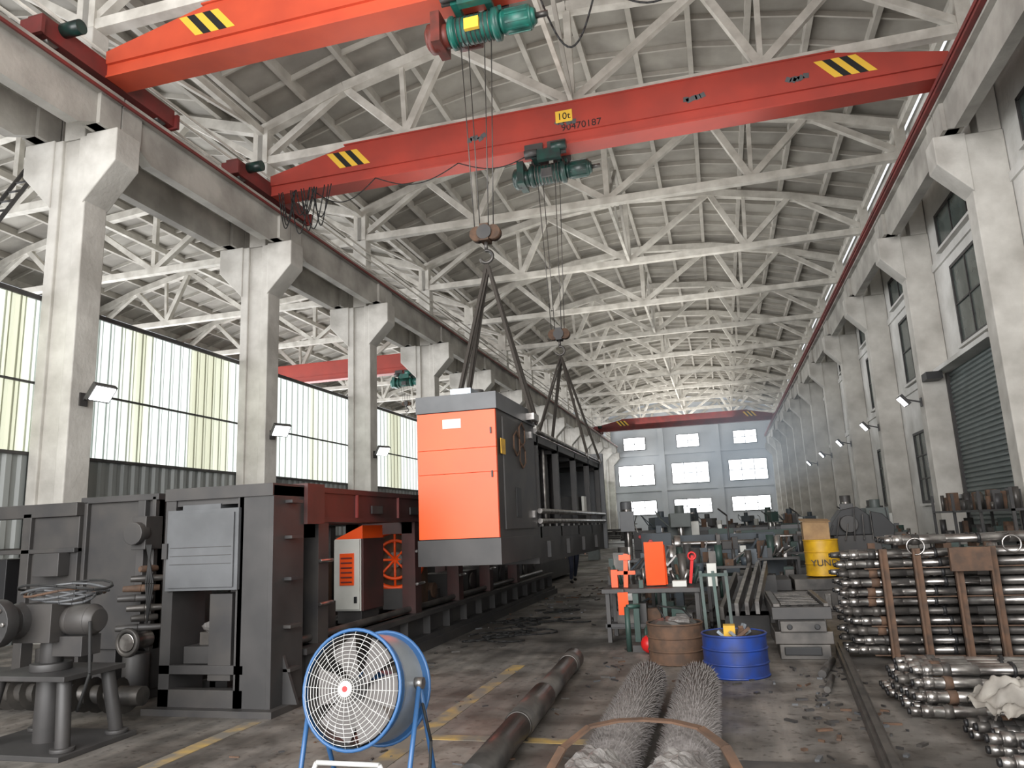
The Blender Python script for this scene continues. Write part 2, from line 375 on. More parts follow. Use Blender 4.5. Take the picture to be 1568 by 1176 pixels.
def txtobj(name,body,size,loc,par,m):
    cu=bpy.data.curves.new(name,'FONT');cu.body=body;cu.size=size;cu.extrude=.002;cu.align_x='CENTER'
    o=bpy.data.objects.new(name,cu);C.objects.link(o);cu.materials.append(m);o.location=loc;o.rotation_euler=(math.pi/2,0,0);o.parent=par;return o
CY1,CY2=10.6,16.1
c1=crane(CY1,-10.8,5.56,m=red1);c2=crane(CY2,-10.8,5.56,txt=True)
txtobj('load_sign','10t',.24,(-2.75,CY2-.255,11.05),c2,blk)
txtobj('phone_number','90470187',.24,(-2.35,CY2-.245,10.76),c2,blk)
crane(37.5,-29,-12.25);crane(71,-10.8,5.4,m=dred)
def hoist(x,y,zh,col2,tl=teal,name='electric_hoist'):
    b=B(name);z=9.86
    b.rev((x-.55,y,z),(x+.35,y,z),[(0,.2),(.05,.27),(.12,.27),(.14,.23),(.86,.23),(.88,.27),(.97,.27),(1,.2)],tl,24)
    for i in range(9): b.ring((x-.38+i*.08,y,z),(1,0,0),.232,.012,dsteel,24,5)
    b.rev((x+.35,y,z),(x+.95,y,z),[(0,.16),(.1,.2),(.85,.2),(.9,.16),(1,.12)],tl,20)
    for i in range(10):
        a=i*math.pi/5;b.box((x+.65,y+.2*math.cos(a),z+.2*math.sin(a)),(.38,.02,.03),tl,(a,0,0))
    b.rev((x-.95,y,z-.02),(x-.55,y,z-.02),[(0,.17),(.15,.25),(.5,.25),(.6,.2),(1,.2)],col2,20)
    b.box((x-.72,y,z+.02),(.16,.56,.56),col2)
    for dx in(-.35,.2):
        for sy in(-1,1):
            b.bx(x+dx-.22,x+dx+.22,y+sy*.33-.02,y+sy*.33+.02,10.15,10.5,dgrey)
            for q in(-.12,.12): b.cyl((x+dx+q,y+sy*.2,10.46),(x+dx+q,y+sy*.33,10.46),.05,dsteel)
        b.bx(x+dx-.06,x+dx+.06,y-.36,y+.36,10.12,10.2,tl)
    for dx in(-.5,.35): b.bx(x+dx-.03,x+dx+.03,y-.08,y+.08,z+.2,10.15,tl)
    b.bx(x-.25,x+.3,y-.5,y-.36,10.0,10.25,tl);b.cyl((x+.1,y-.45,10.3),(x+.45,y-.45,10.3),.1,tl);b.cyl((x-.55,y-.45,10.22),(x-.25,y-.45,10.22),.08,dgrey)
    b.cyl((x-.5,y+.35,9.9),(x-.1,y+.35,9.9),.13,col2);b.cyl((x+.95,y,z),(x+1.15,y,z),.05,dsteel)
    b.bx(x-.2,x+.05,y-.32,y-.25,z-.2,z+.0,yel if col2==brown else dgrey)
    hz=zh+.45
    for dx,dy in((-.2,-.05),(-.13,.05),(.08,-.05),(.14,.05)): b.cyl((x-.05+dx*1.5,y+dy,z-.2),(x-.05+dx*.8,y+dy,hz),.009,dsteel,n=5)
    for dy in(-.1,.1): b.rev((x-.05,y+dy-.015,hz),(x-.05,y+dy+.015,hz),[(0,.12),(1,.12)],dgrey,20)
    b.cyl((x-.18,y-.07,hz),(x-.18,y+.07,hz),.12,rust);b.cyl((x+.08,y-.07,hz),(x+.08,y+.07,hz),.12,rust)
    b.bx(x-.12,x+.02,y-.11,y+.11,hz-.14,hz+.14,rust if col2==brown else dgrey)
    b.cyl((x-.05,y,hz-.12),(x-.05,y,hz-.28),.03,dsteel)
    b.ring((x-.05,y,hz-.38),(0,1,0),.1,.028,dsteel,18,8,-math.pi*.9,math.pi*.55)
    return b.done()
HX=-3.15
hoist(HX,CY1,5.75,brown);hoist(HX,CY2,5.45,dteal,dteal)
hoist(-16.2,37.5,8.2,teal)
# ---------------------------------------------------------------- suspended machine
b=B('suspended_dryer_machine')
x0,x1=-3.72,-2.66;ya,yb=8.95,10.95
b.bx(x0,x1,ya+.02,yb,1.22,3.32,dgrey)
b.bx(x0-.02,x1+.02,ya-.03,yb+.02,3.12,3.34,lgrey);b.bx(x0-.02,x1+.02,ya-.03,yb+.02,1.18,1.5,grey)
b.bx(x0,x1,ya-.03,ya+.03,1.51,2.318,orange);b.bx(x0,x1,ya-.03,ya+.03,2.322,2.628,orange);b.bx(x0,x1,ya-.03,ya+.03,2.632,3.11,orange)
b.bx(-3.37,-3.12,ya-.034,ya-.03,2.9,3.02,wpaint)
for z in(2.25,2.8): b.bx(x1-.07,x1-.05,ya-.05,ya-.03,z,z+.08,dgrey)
b.bx(x1,x1+.02,ya+.25,yb-.15,1.6,3.05,dgrey)
b.bx(x1+.02,x1+.03,ya+.75,ya+1.0,1.75,2.15,blk);b.bx(x1+.02,x1+.03,ya+.1,ya+.3,2.55,2.75,yelp)
for cy,cz in((9.8,2.75),(10.1,2.6),(10.1,2.9)):
    p=[(x1+.035,cy+.17*math.cos(a*math.pi/3+.5),cz+.17*math.sin(a*math.pi/3+.5)) for a in range(7)];b.tube(p,.012,rust,5)
for z in(1.75,2.9):b.bx(x1+.02,x1+.06,yb-.4,yb-.32,z,z+.1,steel)
b.bx(-3.5,-3.2,9.6,10.0,3.34,3.55,galv);b.cyl((-3.3,10.2,3.34),(-3.3,10.2,3.62),.1,dgrey)
b.bx(x0-.12,x0,10.45,10.75,3.2,3.32,steel);b.bx(x1,x1+.14,10.45,10.75,3.16,3.26,steel)
yc=17.3
b.bx(x0,x1,yb,yc,1.08,1.45,grey);b.bx(x1-.1,x1,yb,yc,1.45,1.62,dgrey);b.bx(x0,x0+.1,yb,yc,1.45,1.62,dgrey)
for z in(1.70,1.85): b.cyl((x1+.04,yb,z),(x1+.04,yc,z),.04,steel)
b.bx(x1-.1,x1,yb,yc,2.9,3.02,dgrey);b.bx(x0,x0+.1,yb,yc,2.9,3.02,dgrey)
b.cyl((x1+.02,yb,3.06),(x1+.02,yc,3.06),.035,steel);b.cyl((x1-.2,yb,3.1),(x1-.2,yc,3.1),.03,steel)
b.bx(x0+.1,x1-.1,yb,yc,3.0,3.04,dgrey);b.bx(x0+.02,x0+.06,yb,yc,1.6,3.0,blk)
for y in(11.1,12.6,14.2,15.7,17.1):
    for x in(x0,x1-.1): b.bx(x,x+.1,y,y+.1,1.45,3.0,dgrey)
    b.bx(x0,x1,y,y+.08,2.85,2.95,dgrey)
for y in(12.0,12.9,13.8): b.cyl((-3.0,y,1.5),(-3.0,y,2.95),.09,dgrey);
for y in(12.3,14.9): b.cyl((-2.85,y,1.5),(-2.85,y,2.9),.03,steel,n=10)
b.bx(-3.5,-2.8,15.0,16.6,1.45,2.2,grey);b.bx(-2.75,-2.7,15.2,15.5,1.9,2.2,wpaint)
b.bx(x0-.05,x1+.08,yc,yc+.12,1.08,3.25,lgrey);b.bx(x0,x1,yc+.12,yc+.5,1.2,2.4,grey)
for y in(11.5,13,14.5,16): b.bx(x1,x1+.06,y,y+.25,1.15,1.4,dgrey)
for i in range(12): b.bx(x1,x1+.02,11.2+i*.5,11.25+i*.5,1.62,1.66,steel)
b.done(bevel=.008)
def slings(hx,hy,hz,pts):
    b=B('lifting_slings')
    for p in pts:
        b.bar((hx,hy,hz),p,.045,.018,sling);b.bar((hx+.03,hy+.02,hz-.05),(p[0],p[1]+.1,p[2]),.035,.018,sling)
        b.ring((p[0],p[1]+.07,p[2]-.05),(1,0,0),.07,.018,steel,14,6)
    return b.done()
slings(HX-.05,CY1,5.72,[(-3.78,10.95,3.3),(-2.58,10.5,3.25),(-3.78,10.5,3.3),(-2.58,10.75,3.25)])
slings(HX-.05,CY2,5.42,[(-3.78,17.0,3.1),(-2.6,15.3,3.1),(-3.78,15.3,3.1),(-2.6,16.9,3.1)])
# ---------------------------------------------------------------- press machine on the left
b=B('hydraulic_press_frame')
X0,X1=-5.42,-4.18
b.bx(X0,X0+.12,6.4,6.9,.05,2.12,grey)
b.bx(X1-.38,X1-.33,6.4,6.95,.05,2.12,grey);b.bx(X1-.05,X1,6.4,6.95,.05,2.12,grey);b.bx(X1-.35,X1-.03,6.62,6.7,.05,2.1,dgrey)
b.bx(X1-.4,X1-.05,6.4,6.43,.05,2.1,grey)
for z in(.35,.75,1.2,1.6,1.95): b.bx(X1-.04,X1+.08,6.6,6.8,z,z+.03,dgrey)
b.bx(X0,X1,6.38,6.95,2.02,2.14,dgrey);b.bx(X0+.1,X1-.4,6.42,6.9,1.96,2.04,grey)
b.bx(X0-.1,X1+.08,6.3,7.05,0,.06,dgrey);b.bx(X0,X1-.3,6.4,6.5,.06,.22,dgrey);b.bx(X0,X1-.3,6.4,6.46,.36,.44,grey)
b.bx(X0+.06,X1-.36,6.36,6.9,1.14,1.92,lgrey);b.bx(X0+.10,X1-.40,6.34,6.36,1.17,1.88,lgrey)
for i in range(3): b.bx(X0+.12,X1-.42,6.335,6.34,1.55-.08*i,1.555-.08*i,grey)
b.bx(X0+.2,X1-.6,6.4,6.8,1.92,1.97,lgrey);b.bx(X0+.35,X1-.5,6.45,6.75,1.97,2.02,dgrey)
b.bx(X0+.02,X0+.08,6.34,6.4,1.45,1.6,dgrey)
b.bx(X0+.2,X1-.6,6.5,7.1,.44,.6,grey);b.bx(X0+.3,X0+.75,6.6,6.9,.6,.72,dsteel);b.bx(X1-.7,X1-.45,6.42,6.6,.3,1.1,dgrey)
b.ball((X0+.5,6.6,.78),.13,plastic,(1.3,.8,.5),12,.14);b.rev((X0+.3,6.5,.14),(X0+.9,6.5,.14),[(0,.06),(.4,.08),(1,.05)],dsteel)
b.prism([(X1,.06),(X1+.16,.06),(X1,.5)],'y',6.6,6.64,grey)
for x in(X0+.1,X1-.3):
    b.bx(x,x+.26,6.95,17,2.08,2.14,maroon);b.bx(x,x+.26,6.95,17,1.76,1.81,maroon);b.bx(x+.1,x+.16,6.95,17,1.8,2.1,maroon)
b.bx(X1-.34,X1+.04,6.95,7.3,1.74,2.16,maroon);b.bx(X1-.12,X1-.06,7.3,17,1.81,2.08,maroon)
for y in(8.2,9.4,11,12.6): b.bx(X1-.07,X1-.03,y,y+.03,1.81,2.08,dred);b.bx(X1-.05,X1-.03,y+.4,y+.7,1.86,1.96,dgrey)
for y in(7.35,10.0,11.8,13.5,15.4):
    for x in(X0+.1,X1-.26): b.bx(x,x+.2,y,y+.22,.5,1.76,maroon if y>9 else dgrey)
    b.bx(X0+.1,X1-.1,y,y+.2,1.6,1.76,maroon)
    for zz in(.9,1.35):b.cyl((X1-.03,y-.02,zz),(X1-.03,y+.25,zz),.02,steel,n=8)
for x in(X0+.0,X1-.32):
    b.bx(x,x+.34,7.0,18.6,.12,.18,dgrey);b.bx(x,x+.34,7.0,18.6,.44,.5,dgrey);b.bx(x+.13,x+.2,7.0,18.6,.12,.5,dgrey)
    y=7.2
    while y<18.5: b.bx(x+.03,x+.31,y,y+.02,.15,.47,grey);y+=.8
    b.bx(x-.05,x+.4,7.0,18.6,0,.12,dgrey)
b.cyl((X1-.16,7.1,.56),(X1-.16,18,.56),.04,dsteel)
for i in range(12):
    y=7.4+i*.95
    if y<10.9: continue
    b.bx(X0+.35,X1-.35,y,y+.5,.5,.5+R(.15,.45),random.choice([dgrey,grey,dsteel]));b.cyl((-5.1,y+.2,.7),(-4.5,y+.2,.7),R(.08,.16),random.choice([dsteel,dgrey,rust]))
b.ring((-4.75,7.9,1.0),(.25,-1,0),.2,.03,steel,24);b.cyl((-4.75,7.9,1.0),(-4.75,8.2,1.0),.1,dsteel);b.bx(-5.0,-4.55,7.95,8.3,.5,.85,dgrey)
for i in range(5): b.tube([(-4.55+.03*i,7.65+.05*i,1.75),(-4.62,7.75+.1*i,1.2+.05*i),(-4.7,7.9+.05*i,.6)],.013,cable,6)
b.done(bevel=.006)
b=B('orange_drive_unit')
oc=Vector((-4.83,10.62,1.22))
b.ring(oc,(.2,-1,0),.42,.04,orange,32);b.ring(oc,(.2,-1,0),.28,.025,orange,28)
for i in range(8):
    a=i*math.pi/4;b.cyl(oc,oc+Vector((.42*math.cos(a),.08*math.cos(a),.42*math.sin(a))),.02,orange,n=6)
b.bx(-5.2,-4.5,10.75,11.1,.52,1.7,rust);b.cyl(oc,oc+Vector((0,.2,0)),.12,dsteel);b.bx(-5.0,-4.65,10.55,10.75,.5,.8,dgrey)
b.done()
b=B('control_cabinet')
b.bx(-4.9,-4.52,8.9,9.5,.66,1.56,wpaint);b.bx(-4.52,-4.49,8.9,9.5,.66,1.56,maroon);b.bx(-4.89,-4.53,8.87,8.9,.68,1.55,wpaint)
b.prism([(-4.9,1.56),(-4.5,1.56),(-4.5,1.73)],'y',8.9,9.5,orange)
b.bx(-4.80,-4.60,8.85,8.87,.98,1.38,orange)
for i in range(6): b.bx(-4.78,-4.62,8.84,8.85,1.01+i*.06,1.03+i*.06,dred)
b.bx(-4.6,-4.56,8.85,8.87,.76,.84,blk);b.bx(-4.88,-4.54,8.95,9.45,.5,.66,dgrey);b.done(bevel=.004)
# ---------------------------------------------------------------- far left dark machine
b=B('extruder_machine_frame')
b.bx(-6.95,-5.98,6.95,7.05,.5,2.1,dgrey);b.bx(-6.95,-6.9,6.9,7.6,.1,2.1,dgrey);b.bx(-6.03,-5.98,6.9,7.9,.1,2.12,dgrey)
b.bx(-7.0,-5.95,6.9,7.9,2.08,2.15,grey);b.bx(-6.2,-6.1,6.88,6.95,.1,2.08,grey)
b.bx(-6.1,-5.92,6.7,6.95,1.55,1.9,dgrey);b.cyl((-6.02,6.62,1.72),(-6.02,6.75,1.72),.12,dgrey)
b.bx(-9.3,-6.95,6.8,6.95,1.95,2.1,dgrey);b.bx(-9.3,-6.95,6.8,6.95,1.55,1.6,dgrey);b.bx(-7.6,-6.95,6.85,7.2,.9,1.95,dgrey)
for x in(-9.3,-8.4,-7.7): b.bx(x,x+.12,6.8,6.95,.1,2,dgrey)
b.bx(-9.2,-8.0,6.9,7.6,.9,1.5,blk);b.bx(-9.3,-6.0,6.6,8.0,0,.12,dgrey);b.bx(-7.4,-7.05,6.7,6.85,1.3,1.55,grey)
for x in(-6.8,-7.6): b.bx(x,x+.3,7,18,.12,.5,dgrey);b.bx(x,x+.3,7.9,18,1.8,2.05,dgrey)
for y in(9,11,13.2,15.4,17.4):
    for x in(-6.75,-7.55): b.bx(x,x+.2,y,y+.2,.5,1.8,dgrey)
    b.bx(-7.5,-6.6,y+.3,y+.9,.5,R(.9,1.4),random.choice([grey,dgrey,rust]))
for i in range(7): b.rev((-6.1+R(-.1,.2),6.65,.75+.1*i),(-5.85+R(-.1,.1),6.85,.75+.1*i),[(0,.03),(.5,.04),(1,.03)],random.choice([dsteel,rust,dgrey]),12)
b.cyl((-6.0,6.75,.12),(-6.0,6.75,.5),.13,dgrey);b.ring((-6.0,6.62,.62),(0,1,.0),.12,.03,dsteel,20);b.cyl((-6.0,6.6,.62),(-6.0,6.9,.62),.09,steel)
for i in range(4): b.tube([(-5.9+.02*i,6.7,1.6),(-5.75-.03*i,6.65,1.2),(-5.85,6.7,.8+.05*i)],.012,cable,6)
b.done(bevel=.006)
b=B('extruder_screw')
b.cyl((-8.3,6.35,.18),(-5.5,6.3,.18),.09,dsteel)
N=240;vs=[];fs=[]
for i in range(N+1):
    t=i/N;a=t*2*math.pi*16;x=-8.2+t*2.55
    for rr in(.085,.165): vs.append((x,6.35-.05*t+rr*math.cos(a),.18+rr*math.sin(a)))
for i in range(N): fs.append((2*i,2*i+1,2*i+3,2*i+2))
b.add(vs,fs,dsteel,True);b.done()
b=B('gear_motor_stand')
cx,cy=-5.52,5.3
b.bx(cx-.6,cx+.5,cy-.4,cy+.4,0,.04,grey)
for dx,dy in((-.45,-.25),(.38,-.25),(-.45,.3),(.38,.3)): b.cyl((cx+dx,cy+dy,.04),(cx+dx*.8,cy+dy*.8,.56),.055,grey);b.cyl((cx+dx,cy+dy,.04),(cx+dx,cy+dy,.07),.09,grey)
b.bx(cx-.46,cx+.40,cy-.3,cy+.34,.56,.60,grey);b.cyl((cx-.05,cy,.0),(cx-.05,cy,.6),.1,grey);b.cyl((cx-.05,cy,.60),(cx-.05,cy,.66),.16,grey)
b.cyl((cx-.05,cy,.66),(cx-.05,cy,.88),.09,grey);b.bx(cx-.26,cx+.12,cy-.2,cy+.2,.84,1.15,dgrey)
fx=cx-.22
b.rev((fx,cy-.18,1.02),(fx,cy-.46,1.02),[(0,.15),(.3,.13),(.6,.13),(.62,.19),(1,.19)],grey,24)
for i in range(8):
    a=i*math.pi/4;b.cyl((fx+.15*math.cos(a),cy-.46,1.02+.15*math.sin(a)),(fx+.15*math.cos(a),cy-.48,1.02+.15*math.sin(a)),.018,steel,n=6)
b.cyl((fx,cy-.46,1.02),(fx,cy-.5,1.02),.1,lgrey);b.rev((cx+.12,cy,1.0),(cx+.42,cy,1.0),[(0,.12),(.2,.13),(.8,.13),(1,.09)],dgrey)
b.bx(cx+.05,cx+.35,cy-.1,cy+.1,.72,.88,dgrey)
for i in range(6):
    q=[]
    for j in range(17): t=j/16*2*math.pi;q.append((cx+.02+(.28+.03*i)*math.cos(t),cy+.02+(.16+.02*i)*math.sin(t),1.17+.022*i+.03*math.sin(2*t+i)))
    b.tube(q,.012,random.choice([cable,rust,lgrey]),5)
b.tube([(fx-.15,cy-.3,1.15),(fx-.22,cy-.4,.8),(fx-.2,cy-.42,.5),(fx-.1,cy-.4,.35)],.015,cable,6);b.tube([(cx+.42,cy-.1,1.0),(cx+.5,cy-.15,.6),(cx+.35,cy-.1,.3)],.015,cable,6)
b.done(bevel=.004)
# ---------------------------------------------------------------- industrial fan
b=B('industrial_drum_fan')
T=Matrix.Translation((-1.99,3.8,.80))@Matrix.Rotation(math.radians(-6),4,'Z')@Matrix.Rotation(math.radians(-10),4,'X')
b.T=T;rr=.30
N=40
for (ra,ya_,rb,yb_,mm) in((rr,0,rr*.99,.05,fblue),(rr*.99,.05,rr*.95,.09,galv),(rr*.95,.09,rr*.95,.28,galv),(rr*.95,.28,rr,.32,fblue)):
    b.cyl((0,ya_,0),(0,yb_,0),ra,mm,rb,N,False)
b.cyl((0,.01,0),(0,.31,0),rr*.93,dgrey,n=N,cap=False)
b.ring((0,0,0),(0,1,0),rr,.010,fblue,N,8);b.ring((0,.32,0),(0,1,0),rr,.010,fblue,N,8)
for i in range(12): b.ring((0,-.02-.03*math.cos(i/12*1.5),0),(0,1,0),.05+i*.0205,.0018,wire,32,4)
for i in range(24):
    a=i*math.pi/12;b.tube([(.04*math.cos(a),-.055,.04*math.sin(a)),(.18*math.cos(a),-.045,.18*math.sin(a)),(rr*math.cos(a),0,rr*math.sin(a))],.0018,wire,4)
b.cyl((0,-.06,0),(0,-.045,0),.04,wire,n=20);b.cyl((0,-.065,0),(0,-.06,0),.015,redp)
b.cyl((0,.05,0),(0,.14,0),.06,dgrey);b.cyl((0,.14,0),(0,.36,0),.09,fblue)
fanred=mat('fan_blade_grey',(.14,.13,.125),.7)
for i in range(6):
    a=i*math.pi/3;vs=[]
    for q,w,tw in((.05,.04,.03),(.16,.075,.035),(.265,.10,.02)):
        for s_ in(-1,1):
            vs.append((q*math.cos(a)-s_*w*math.sin(a),.08+s_*tw,q*math.sin(a)+s_*w*math.cos(a)))
    b.add(vs,[(0,1,3,2),(2,3,5,4)],fanred,True)
for i in range(3):
    a=i*2*math.pi/3;b.cyl((0,.28,0),(rr*.93*math.cos(a),.28,rr*.93*math.sin(a)),.01,dgrey,n=6)
b.T=None
for sx in(-1,1):
    px=-1.99+sx*.325
    b.cyl((px-sx*.03,3.97,.80),(px+sx*.02,3.97,.80),.03,steel)
    b.tube([(px-sx*.02,3.72,.02),(px,3.96,.80),(px-sx*.02,4.3,.02)],.014,fblue,8)
    b.cyl((px-sx*.02,3.66,.014),(px-sx*.02,4.36,.014),.014,fblue,n=8)
for y in(3.72,4.3): b.cyl((-2.31,y,.02),(-1.67,y,.02),.013,fblue,n=8)
b.tube([(-2.29,3.78,.2),(-2.17,3.76,.44),(-1.81,3.76,.44),(-1.69,3.78,.2)],.013,wire,8)
b.tube([(-1.68,4.0,.75),(-1.62,4.0,.5),(-1.64,4.0,.2),(-1.66,4.1,.03)],.009,cable,6)
b.done()
# ---------------------------------------------------------------- floor shaft
b=B('steel_roller_shaft')
b.rev((-1.60,4.6,.115),(-1.79,8.8,.115),[(0,.1),(.3,.1),(.301,.112),(.55,.112),(.551,.1),(.9,.1),(.901,.115),(1,.115)],dsteel,28)
b.cyl((-1.79,8.8,.115),(-1.79,8.83,.115),.06,blk);b.done()
def roller(x,y0,y1,r,name='spiked_brush_roller'):
    b=B(name);z=r+.045
    b.cyl((x,y0,z),(x,y1,z),r,bristle,n=28);b.cyl((x,y1,z),(x,y1+.12,z),.06,dsteel);b.cyl((x,y0,z),(x,y0-.12,z),.06,dsteel)
    n=int((y1-y0)/.036)
    for i in range(n):
        for j in range(28):
            a=2*math.pi*(j+.5*(i%2))/28+R(-.04,.04);y=y0+.036*i+R(-.008,.008)
            d=Vector((math.cos(a),0,math.sin(a)));t=Vector((-math.sin(a),0,math.cos(a)));p=Vector((x,y,z))+d*(r-.004);h=R(.03,.045)
            q=p+d*h+t*R(-.008,.008)+Vector((0,R(-.008,.008),0))
            b.add([p+t*.005,p-t*.003+Vector((0,.004,0)),p-t*.003-Vector((0,.004,0)),q],[(0,1,3),(1,2,3),(2,0,3)],bristle)
    return b.done()
roller(-.78,4.45,7.25,.155);roller(-.33,4.45,7.1,.165)
b=B('plastic_wrapped_rollers')
for x in(-.78,-.33):
    N=40;K=40;vs=[];fs=[]
    for i in range(K+1):
        y=3.2+1.15*i/K
        for j in range(N):
            a=2*math.pi*j/N;q=.19+.012*math.sin(j*1.3+i*.6)+R(-.008,.008)+(.01 if i%6==0 else 0);vs.append((x+q*math.cos(a),y+R(-.008,.008),.215+q*math.sin(a)))
    for i in range(K):
        for j in range(N): fs.append((i*N+j,i*N+(j+1)%N,(i+1)*N+(j+1)%N,(i+1)*N+j))
    b.add(vs,fs,plastic,False)
b.done()
b=B('bent_steel_strap')
pts=[(-1.14,4.1,.02),(-1.10,4.3,.2),(-1.0,4.47,.36),(-.86,4.57,.45),(-.7,4.62,.475),(-.55,4.64,.48),(-.38,4.62,.478),(-.23,4.57,.46),(-.1,4.45,.4),(-.01,4.25,.28),(.03,4.05,.12),(.05,3.9,.02)]
for p,q in zip(pts,pts[1:]): b.bar(p,q,.06,.012,rust)
b.done()
# ---------------------------------------------------------------- drums
def drum(name,loc,r,h,m,fill=True,ribs=2):
    b=B(name);b.cyl((0,0,0),(0,0,h),r,m,n=36,cap=False);b.cyl((0,0,.01),(0,0,h),r-.012,dsteel,n=36,cap=False)
    b.cyl((0,0,0),(0,0,.02),r,m,n=36);b.ring((0,0,h),(0,0,1),r,.012,m,36);b.ring((0,0,.012),(0,0,1),r,.012,m,36)
    for i in range(ribs): b.ring((0,0,h*(i+1)/(ribs+1)),(0,0,1),r,.012,m,36)
    if fill: b.cyl((0,0,h*.6),(0,0,h*.65),r-.015,rust,n=30)
    return b,loc
b,l=drum('blue_steel_drum',(0,8.56,0),.33,.42,blue)
for i in range(9):
    b.bar((R(-.15,.15),R(-.15,.15),.3),(R(-.2,.2),R(-.2,.2),R(.4,.5)),.05,.03,random.choice([galv,dsteel,rust]))
b.bx(-.1,.02,-.05,.1,.3,.5,yelp);b.done(l)
b,l=drum('rusty_steel_drum',(-.66,9.3,0),.32,.44,rust)
b.ball((0,0,.40),.29,dsteel,(1,1,.35),16,.12);b.ball((.05,-.1,.47),.12,plastic,(1.3,1,.4),12,.14);b.tube([(-.1,-.1,.5),(-.2,.1,.62),(.1,.1,.58),(.2,-.05,.5)],.012,cable,6);b.done(l)
b,l=drum('yellow_oil_drum',(1.65,14.6,.56),.29,.62,yelp);b.cyl((0,0,.58),(0,0,.62),.28,yelp,n=30);b.bx(-.28,.16,-.12,.2,.63,.95,wood);b.box((-.06,.04,.97),(.5,.4,.012),wood,(.1,.05,0))
o=b.done(l);t=txtobj('drum_label','YUND',.16,(0,-.305,.18),o,blk)
b=B('machined_block_pallet');b.bx(.7,2.6,14.0,15.4,0,.35,dsteel);b.bx(1.1,2.4,14.1,15.3,.35,.54,dsteel);b.bx(.75,1.05,14.1,15.2,.35,.54,dgrey)
for i in range(6): b.bx(1.15+i*.2,1.25+i*.2,13.97,14.0,.05,.3,steel)
b.done(bevel=.01)
# ---------------------------------------------------------------- work table with orange plates
b=B('welding_work_table')
b.bx(-1.72,-.38,10.65,11.45,.66,.72,dgrey)
for x in(-1.68,-.46):
    for y in(10.7,11.35): b.bx(x,x+.06,y,y+.06,0,.66,dgrey)
b.bx(-1.7,-.4,10.7,10.75,.2,.25,dgrey);b.bx(-1.7,-.4,10.72,11.4,.18,.2,dgrey)
b.bx(-1.3,-1.22,10.68,10.74,0,.66,greenp);b.bx(-.9,-.84,10.68,10.74,0,.66,greenp)
for i in range(16): b.bx(*(lambda x,y,w,d,h:(x,x+w,y,y+d,.2,.2+h))(R(-1.6,-.7),R(10.8,11.1),R(.08,.25),R(.08,.25),R(.08,.38)),random.choice([dgrey,rust,dsteel,grey,greenp]))
b.done(bevel=.004)
b=B('orange_steel_plates')
b.box((-.98,10.9,1.04),(.27,.03,.6),orange,(.12,0,.1));b.box((-.95,10.98,1.02),(.25,.03,.55),orange,(.1,0,-.15))
b.box((-1.38,10.8,.96),(.06,.05,.46),orange,(0,.05,0));b.box((-1.38,10.8,.93),(.26,.05,.05),orange);b.box((-1.55,10.85,.85),(.09,.1,.24),orange);b.box((-1.38,10.76,1.14),(.16,.05,.07),orange);b.done()
b=B('hanging_orange_plate');b.box((-1.42,10.6,.53),(.14,.02,.3),orange,(.05,0,.1));b.box((-1.42,10.62,.69),(.03,.06,.06),dsteel);b.done()
b=B('workbench_tools')
b.bx(-.75,-.56,10.8,11.0,.725,.80,wpaint);b.cyl((-.6,11.15,.725),(-.62,11.2,1.15),.06,dsteel);b.box((-.48,10.9,.95),(.04,.08,.38),redp,(.1,.15,0));b.ring((-.46,10.85,1.13),(0,1,0),.05,.014,redp,16)
b.bx(-1.2,-1.14,10.7,10.8,.725,.83,greenp)
for i in range(22): x=R(-1.65,-.45);y=R(11.1,11.35);b.cyl((x,y,.74),(x+R(-.1,.1),y,R(.82,1.02)),R(.015,.03),random.choice([steel,dsteel,dsteel,rust,greenp]),n=8)
b.done()
b=B('electric_motor_pump')
b.rev((-1.1,10.1,.2),(-.85,10.1,.2),[(0,.08),(.1,.12),(.85,.12),(1,.08)],greenp);b.bx(-1.25,-.75,9.95,10.25,0,.08,dgrey);b.cyl((-.95,10.0,.08),(-.95,10.0,.3),.03,redp);b.ball((-1.02,9.8,.12),.11,redp,(1,1,1),14)
b.cyl((-1.3,10.0,0),(-1.3,10.0,.55),.035,greenp);b.cyl((-1.3,10.0,.55),(-1.15,10.1,.55),.03,greenp);b.done()
b=B('machined_steel_blocks')
b.bx(.5,1.05,9.45,9.95,0,.16,dsteel);b.bx(.46,1.1,9.5,10.3,.16,.3,dsteel);b.bx(.53,1.03,9.45,9.6,.3,.42,dsteel);b.cyl((.63,9.44,.36),(.63,9.42,.36),.03,blk);b.cyl((.93,9.44,.36),(.93,9.42,.36),.03,blk)
b.bx(.52,1.05,9.6,10.3,.3,.42,dgrey)
b.bx(.46,1.12,9.6,11.4,.42,.56,dgrey);b.bx(.48,.56,9.62,11.35,.56,.60,dsteel);b.bx(1.04,1.1,9.62,11.35,.56,.60,dsteel)
for i in range(8):
    for x in(.66,.79,.92): b.cyl((x,9.75+i*.2,.56),(x,9.75+i*.2,.575),.035,blk)
    b.bx(.58,1.02,9.84+i*.2,9.88+i*.2,.56,.58,dsteel)
b.bx(.55,.95,9.42,9.46,.05,.14,blk);b.bx(.5,1.05,10.9,11.35,0,.42,dgrey);b.done(bevel=.008)
b=B('stacked_steel_bars')
for i in range(3): b.box((.22+i*.13,12.0,.62+.01*i),(.05,3.0,.16),steel,(.12,0,-.10))
b.box((.0,11.6,.55),(.05,2.4,.16),dsteel,(.12,0,-.1))
for y,z in((11.5,.42),(13.2,.68)): b.bx(-.1,.75,y,y+.1,0,z,dgrey)
b.bx(-.1,.75,11.5,13.3,.25,.31,dgrey)
b.done()
b=B('angle_iron_frame')
for x in(-.32,-.16,.0): b.bar((x,10.3,.0),(x-.03,10.42,.95),.04,.04,greenp)
